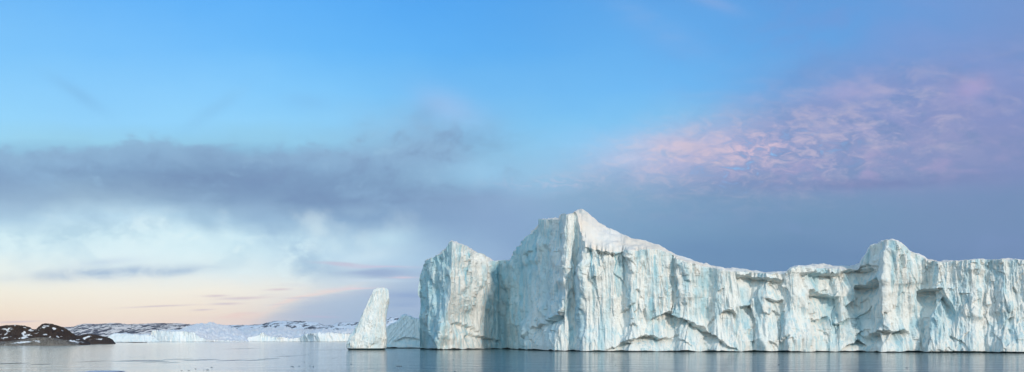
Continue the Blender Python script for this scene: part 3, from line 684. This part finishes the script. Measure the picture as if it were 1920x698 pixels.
def ssn(lst, amp=.27, base=-.05):
    def fn(U_, V_, W_):
        s = np.full(U_.shape, base)
        for cu, cv, a, b, deg in lst:
            c_, s_ = math.cos(R(deg)), math.sin(R(deg)); dx, dy = U_ - cu, V_ - cv
            q = ((dx * c_ - dy * s_) / a) ** 2 + ((dx * s_ + dy * c_) / b) ** 2
            s = np.maximum(s, amp * np.exp(-.9 * q) + base)
        return s
    return fn
dark_snow = ssn([(82, 614, 11, 3.2, 22), (88, 611.5, 8, 2.4, 10), (102, 617, 4, 2, -20), (16, 618, 7, 1.6, 55), (12, 626, 12, 1.8, 40), (6, 634, 9, 2.6, 20), (4, 617.5, 7, 1.3, -10), (45, 633, 13, 3, 12), (45, 624, 5, 2.2, 40), (60, 619.5, 9, 1.2, 8),
                 (85, 627, 7, 1.8, 5), (94, 632, 4, 1.4, 30), (107, 631, 8, 1.6, -35), (118, 619.5, 5, .8, 0), (28, 610.5, 3, .8, 60), (112, 637, 9, 2, 0), (138, 640, 18, 2.6, -5)])
land('rocky_shore', -90, 170, .35, D1, 880, 160, .62, 220, M_dark, 121, .30, .55, .55, snow_fn=dark_snow, sky_noise=.5, label='two dark rounded rock humps with snow patches at the left edge')
land('rocky_shore', 120, 217, .35, D2, 1120, 90, .6, 120, M_dark, 131, .26, .6, .5, snow_fn=ssn([(160, 634, 11, 2.4, 25), (150, 638, 9, 2.6, 20), (170, 637.5, 5, .8, 10), (186, 636, 5, .8, 0)]), sky_noise=.4, label='low dark rocky point tapering into the bay')
land('rocky_shore', -90, 150, .35, G1, 790, 45, .6, 120, M_granite, 141, .3, .6, .35, snow_fn=ssn([(45, 642, 16, 1.8, 8), (74, 642, 9, 2, -10), (4, 646.5, 7, 1.4, 0), (114, 645.8, 5, 1.2, 0), (42, 636, 5, 1.2, 0)]), sky_noise=.3, label='pale granite shelf along the water in front of the dark humps')
SK = [(205, 643), (212, 642.6), (230, 642.4), (245, 642.2), (252, 641.6), (262, 642), (274, 642.1), (277, 643.2)]
land('skerry', 204, 278, .5, SK, 1700, 30, .5, 24, M_dark, 151, .1, .6, .6, sky_noise=.15, label='thin dark skerry barely above the water', snow_fn=lambda a, b, c: -.4 + 0 * a)

# ================================================================== WATER
m, t, p = new_mat('sea_water'); pos = geo_pos(t)
ps = t.node('ShaderNodeSeparateXYZ'); t.l.new(pos, ps.inputs[0]); wx, wy = ps.outputs[0], ps.outputs[1]
small = t.noise(t.mapping(pos, scale=(.55, 1, 1)), .9, 5, .6, .2)
mid = t.noise(t.mapping(pos, scale=(.35, 1, 1)), .16, 4, .55, .2)
big = t.noise(t.mapping(pos, scale=(.3, 1, 1), rot=(0, 0, R(8))), .035, 3, .5, .1)
patch = t.noise(t.mapping(pos, scale=(.35, 1.0, 1)), .03, 5, .6, .6)
# cat's paws: rougher lenses of water out on the left
cat = None
for (u, v, a, b) in ((262, 676.6, 48, 1.7), (292, 678.4, 22, 1.4), (378, 675, 26, 2.), (432, 676, 22, 1.7), (478, 675.5, 16, 1.4), (540, 667.8, 22, 1.2), (456, 653.8, 16, 1.2), (18, 682, 22, 1.8), (335, 673.8, 26, 1.2),
                     (172, 678, 8, 1.8), (75, 683.4, 14, 1.), (320, 680, 14, 1.2), (505, 673, 18, 1.2), (620, 656.4, 40, .8), (572, 666, 10, 1.1)):
    Yc_ = CH * F / (v - HZ); Xc_ = (u - CX) / F * Yc_; aw = a / F * Yc_; bw = b * Yc_ * Yc_ / (CH * F)
    dx = t.mul(t.sub(wx, Xc_), 1 / aw); dy = t.mul(t.sub(wy, Yc_), 1 / bw)
    e_ = t.m('EXPONENT', t.mul(t.add(t.mul(dx, dx), t.mul(dy, dy)), -1.))
    cat = e_ if cat is None else t.m('MAXIMUM', cat, e_)
cat = t.rng(t.m('MULTIPLY_ADD', t.sub(patch, .5), .5, cat), .42, .66)
soft = t.rng(patch, .5, .7)
h = t.add(t.add(t.mul(small, .16), t.mul(mid, .55)), t.mul(big, 1.1))
windy = t.rng(t.m('DIVIDE', wx, t.m('MAXIMUM', wy, 1.)), -.34, -.10, .12, .55)
stren = t.m('ADD', windy, t.add(t.mul(soft, .12), t.mul(cat, 2.4)))
swell = t.noise(t.mapping(pos, scale=(.4, 1, 1), rot=(0, 0, R(4))), .12, 6, .68, .3)
nrm = t.bump(swell, t.m('MULTIPLY_ADD', windy, .8, .10), 1.9)
nrm = t.bump(h, t.m('MINIMUM', t.mul(stren, .5), 1.), .5, nrm)
h2 = t.mul(t.mul(small, cat), .9)
nrm = t.bump(h2, 1., 1., nrm)
t.put(p.inputs['Normal'], nrm); t.put(p.inputs['Coat Normal'], nrm); p.inputs['Coat Roughness'].default_value = .08; p.inputs['Coat IOR'].default_value = 1.7
sheen_fade = t.rng(t.add(t.m('DIVIDE', wx, t.m('MAXIMUM', wy, 1.)), t.mul(t.sub(patch, .5), .12)), -.40, -.14)
t.put(p.inputs['Base Color'], t.mix(t.m('MAXIMUM', sheen_fade, t.mul(cat, .9)), (.52, .50, .41, 1), (.02, .065, .075, 1))); p.inputs['Roughness'].default_value = .06; p.inputs['IOR'].default_value = 1.333  # cream sky reflection painted into the base colour of the left water
t.put(p.inputs['Coat Weight'], t.mul(t.sub(1., sheen_fade), t.sub(1., cat)))
t.put(p.inputs['Specular IOR Level'], t.rng(sheen_fade, 0., 1., .9, .5))
xs = np.array([-11000, -6000, -2000, -600, 0, 600, 2000, 6000, 11000.]); ys = np.array([-900, -300, 0, 200, 600, 1500, 5000, 11000.])
Pw = np.stack([np.repeat(xs[None], len(ys), 0), np.repeat(ys[:, None], len(xs), 1), np.zeros((len(ys), len(xs)))], -1)
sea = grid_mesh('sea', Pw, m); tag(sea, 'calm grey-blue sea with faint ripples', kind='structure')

# ================================================================== FLOATING BITS OF ICE
m, t, p = new_mat('dark_clear_ice'); M_bit = m
t.put(p.inputs['Base Color'], t.mix(t.noise(geo_pos(t), 3., 4), (.03, .045, .055, 1), (.12, .15, .17, 1))); p.inputs['Roughness'].default_value = .25
m, t, p = new_mat('pale_floe_ice'); M_floe = m
t.put(p.inputs['Base Color'], t.mix(t.noise(geo_pos(t), .9, 5), (.30, .33, .45, 1), (.55, .57, .68, 1))); p.inputs['Roughness'].default_value = .4
def lump(name, sx, sy, sz, mat, seed, nth=28, nph=10, flat=.55):
    th = np.linspace(0, 2 * np.pi, nth, endpoint=False)[None]; ph = np.linspace(-.35, np.pi / 2 - .02, nph)[:, None]
    r = 1 + .35 * fbm(np.cos(th) * 1.5 + 9 + ph, np.sin(th) * 1.5 + ph, 3, seed)
    x = sx * r * np.cos(ph) * np.cos(th); y = sy * r * np.cos(ph) * np.sin(th); z = sz * np.sign(np.sin(ph)) * np.abs(np.sin(ph)) ** flat * (1 + .4 * fbm(x / sx * 2, y / sy * 2, 3, seed + 2)) + 0 * th
    return grid_mesh(name, np.stack([x, y, z], -1), mat, wrap=True, top_cap=True)
def sea_at(u, v):
    Y_ = CH * F / (v - HZ); return ((u - CX) / F * Y_, Y_, 0.)
L_ = 'tiny dark chunk of clear ice floating in the pale water well left of the spire'
L2_ = 'tiny dark chunk of clear ice floating in the water just left of the spire'
L3_ = 'tiny dark chunk of clear ice floating in front of the big iceberg'
spots = [(44, 663, L_), (127, 668.2, L_), (144.4, 668.2, L_), (150.4, 668.2, L_), (172, 668.2, L_), (245, 670.2, L_), (271, 670.2, L_), (397, 689, L_), (366.6, 692, L_), (354, 695, L_), (382, 693.8, L_), (388.8, 693.8, L_), (340.6, 695, L_),
         (546, 687, L2_), (549, 687.5, L2_), (561, 686.7, L2_), (581, 686.3, L2_), (587.5, 687.5, L2_), (624, 672.3, L2_), (639.6, 668, L2_), (634, 668, L2_), (659, 682.7, L2_), (571, 679, L2_),
         (748, 675.8, L3_), (849.5, 674.6, L3_), (853, 696.5, L3_), (1154, 685, L3_), (1460, 684, L3_), (1700, 690, L3_)]
proto = lump('ice_chunk', .13, .25, .06, M_bit, 5)
for k, (u, v, lb) in enumerate(spots):
    o = proto if k == 0 else proto.copy()
    if k: col.objects.link(o)
    o.location = sea_at(u, v); o.rotation_euler = (0, 0, k * 1.3); s = .55 + .45 * ((k * 37) % 10) / 10; o.scale = (s * 1.2, s, s)
    tag(o, lb, 'ice chunk', 'small chunks of ice adrift')
o = lump('ice_chunk', .6, .4, .07, M_bit, 8); o.location = sea_at(748, 686.6); tag(o, 'flat dark sliver of ice between the reflections of spire and tower', 'ice chunk', 'small chunks of ice adrift')
o = lump('ice_chunk', .45, .4, .05, M_cap, 12); o.location = sea_at(895.5, 686.2); tag(o, 'small white sliver of ice below the cleft of the big iceberg', 'ice chunk', 'small chunks of ice adrift')
o = lump('ice_floe', 3.3, 4., .20, M_floe, 15, 60, 14); o.location = sea_at(190, 698.6); tag(o, 'low lavender ice floe cut by the bottom edge at the left', 'ice floe')

# ================================================================== AIR
m = bpy.data.materials.new('haze'); m.use_nodes = True; nt_ = m.node_tree; nt_.nodes.clear()
o_ = nt_.nodes.new('ShaderNodeOutputMaterial'); v_ = nt_.nodes.new('ShaderNodeVolumePrincipled'); nt_.links.new(v_.outputs[0], o_.inputs['Volume'])
v_.inputs['Density'].default_value = 1.8e-5; v_.inputs['Color'].default_value = (.86, .90, 1., 1); v_.inputs['Anisotropy'].default_value = 0.
me = bpy.data.meshes.new('haze')
x0, x1, y0, y1, z0, z1 = -11500, 11500, -1200, 11400, -7, 330
me.from_pydata([(x, y, z) for z in (z0, z1) for x, y in ((x0, y0), (x1, y0), (x1, y1), (x0, y1))], [], [(3, 2, 1, 0), (4, 5, 6, 7), (0, 1, 5, 4), (1, 2, 6, 5), (2, 3, 7, 6), (3, 0, 4, 7)])
me.materials.append(m); o = bpy.data.objects.new('haze', me); col.objects.link(o); tag(o, 'thin pale blue air that softens the far hills', kind='stuff')
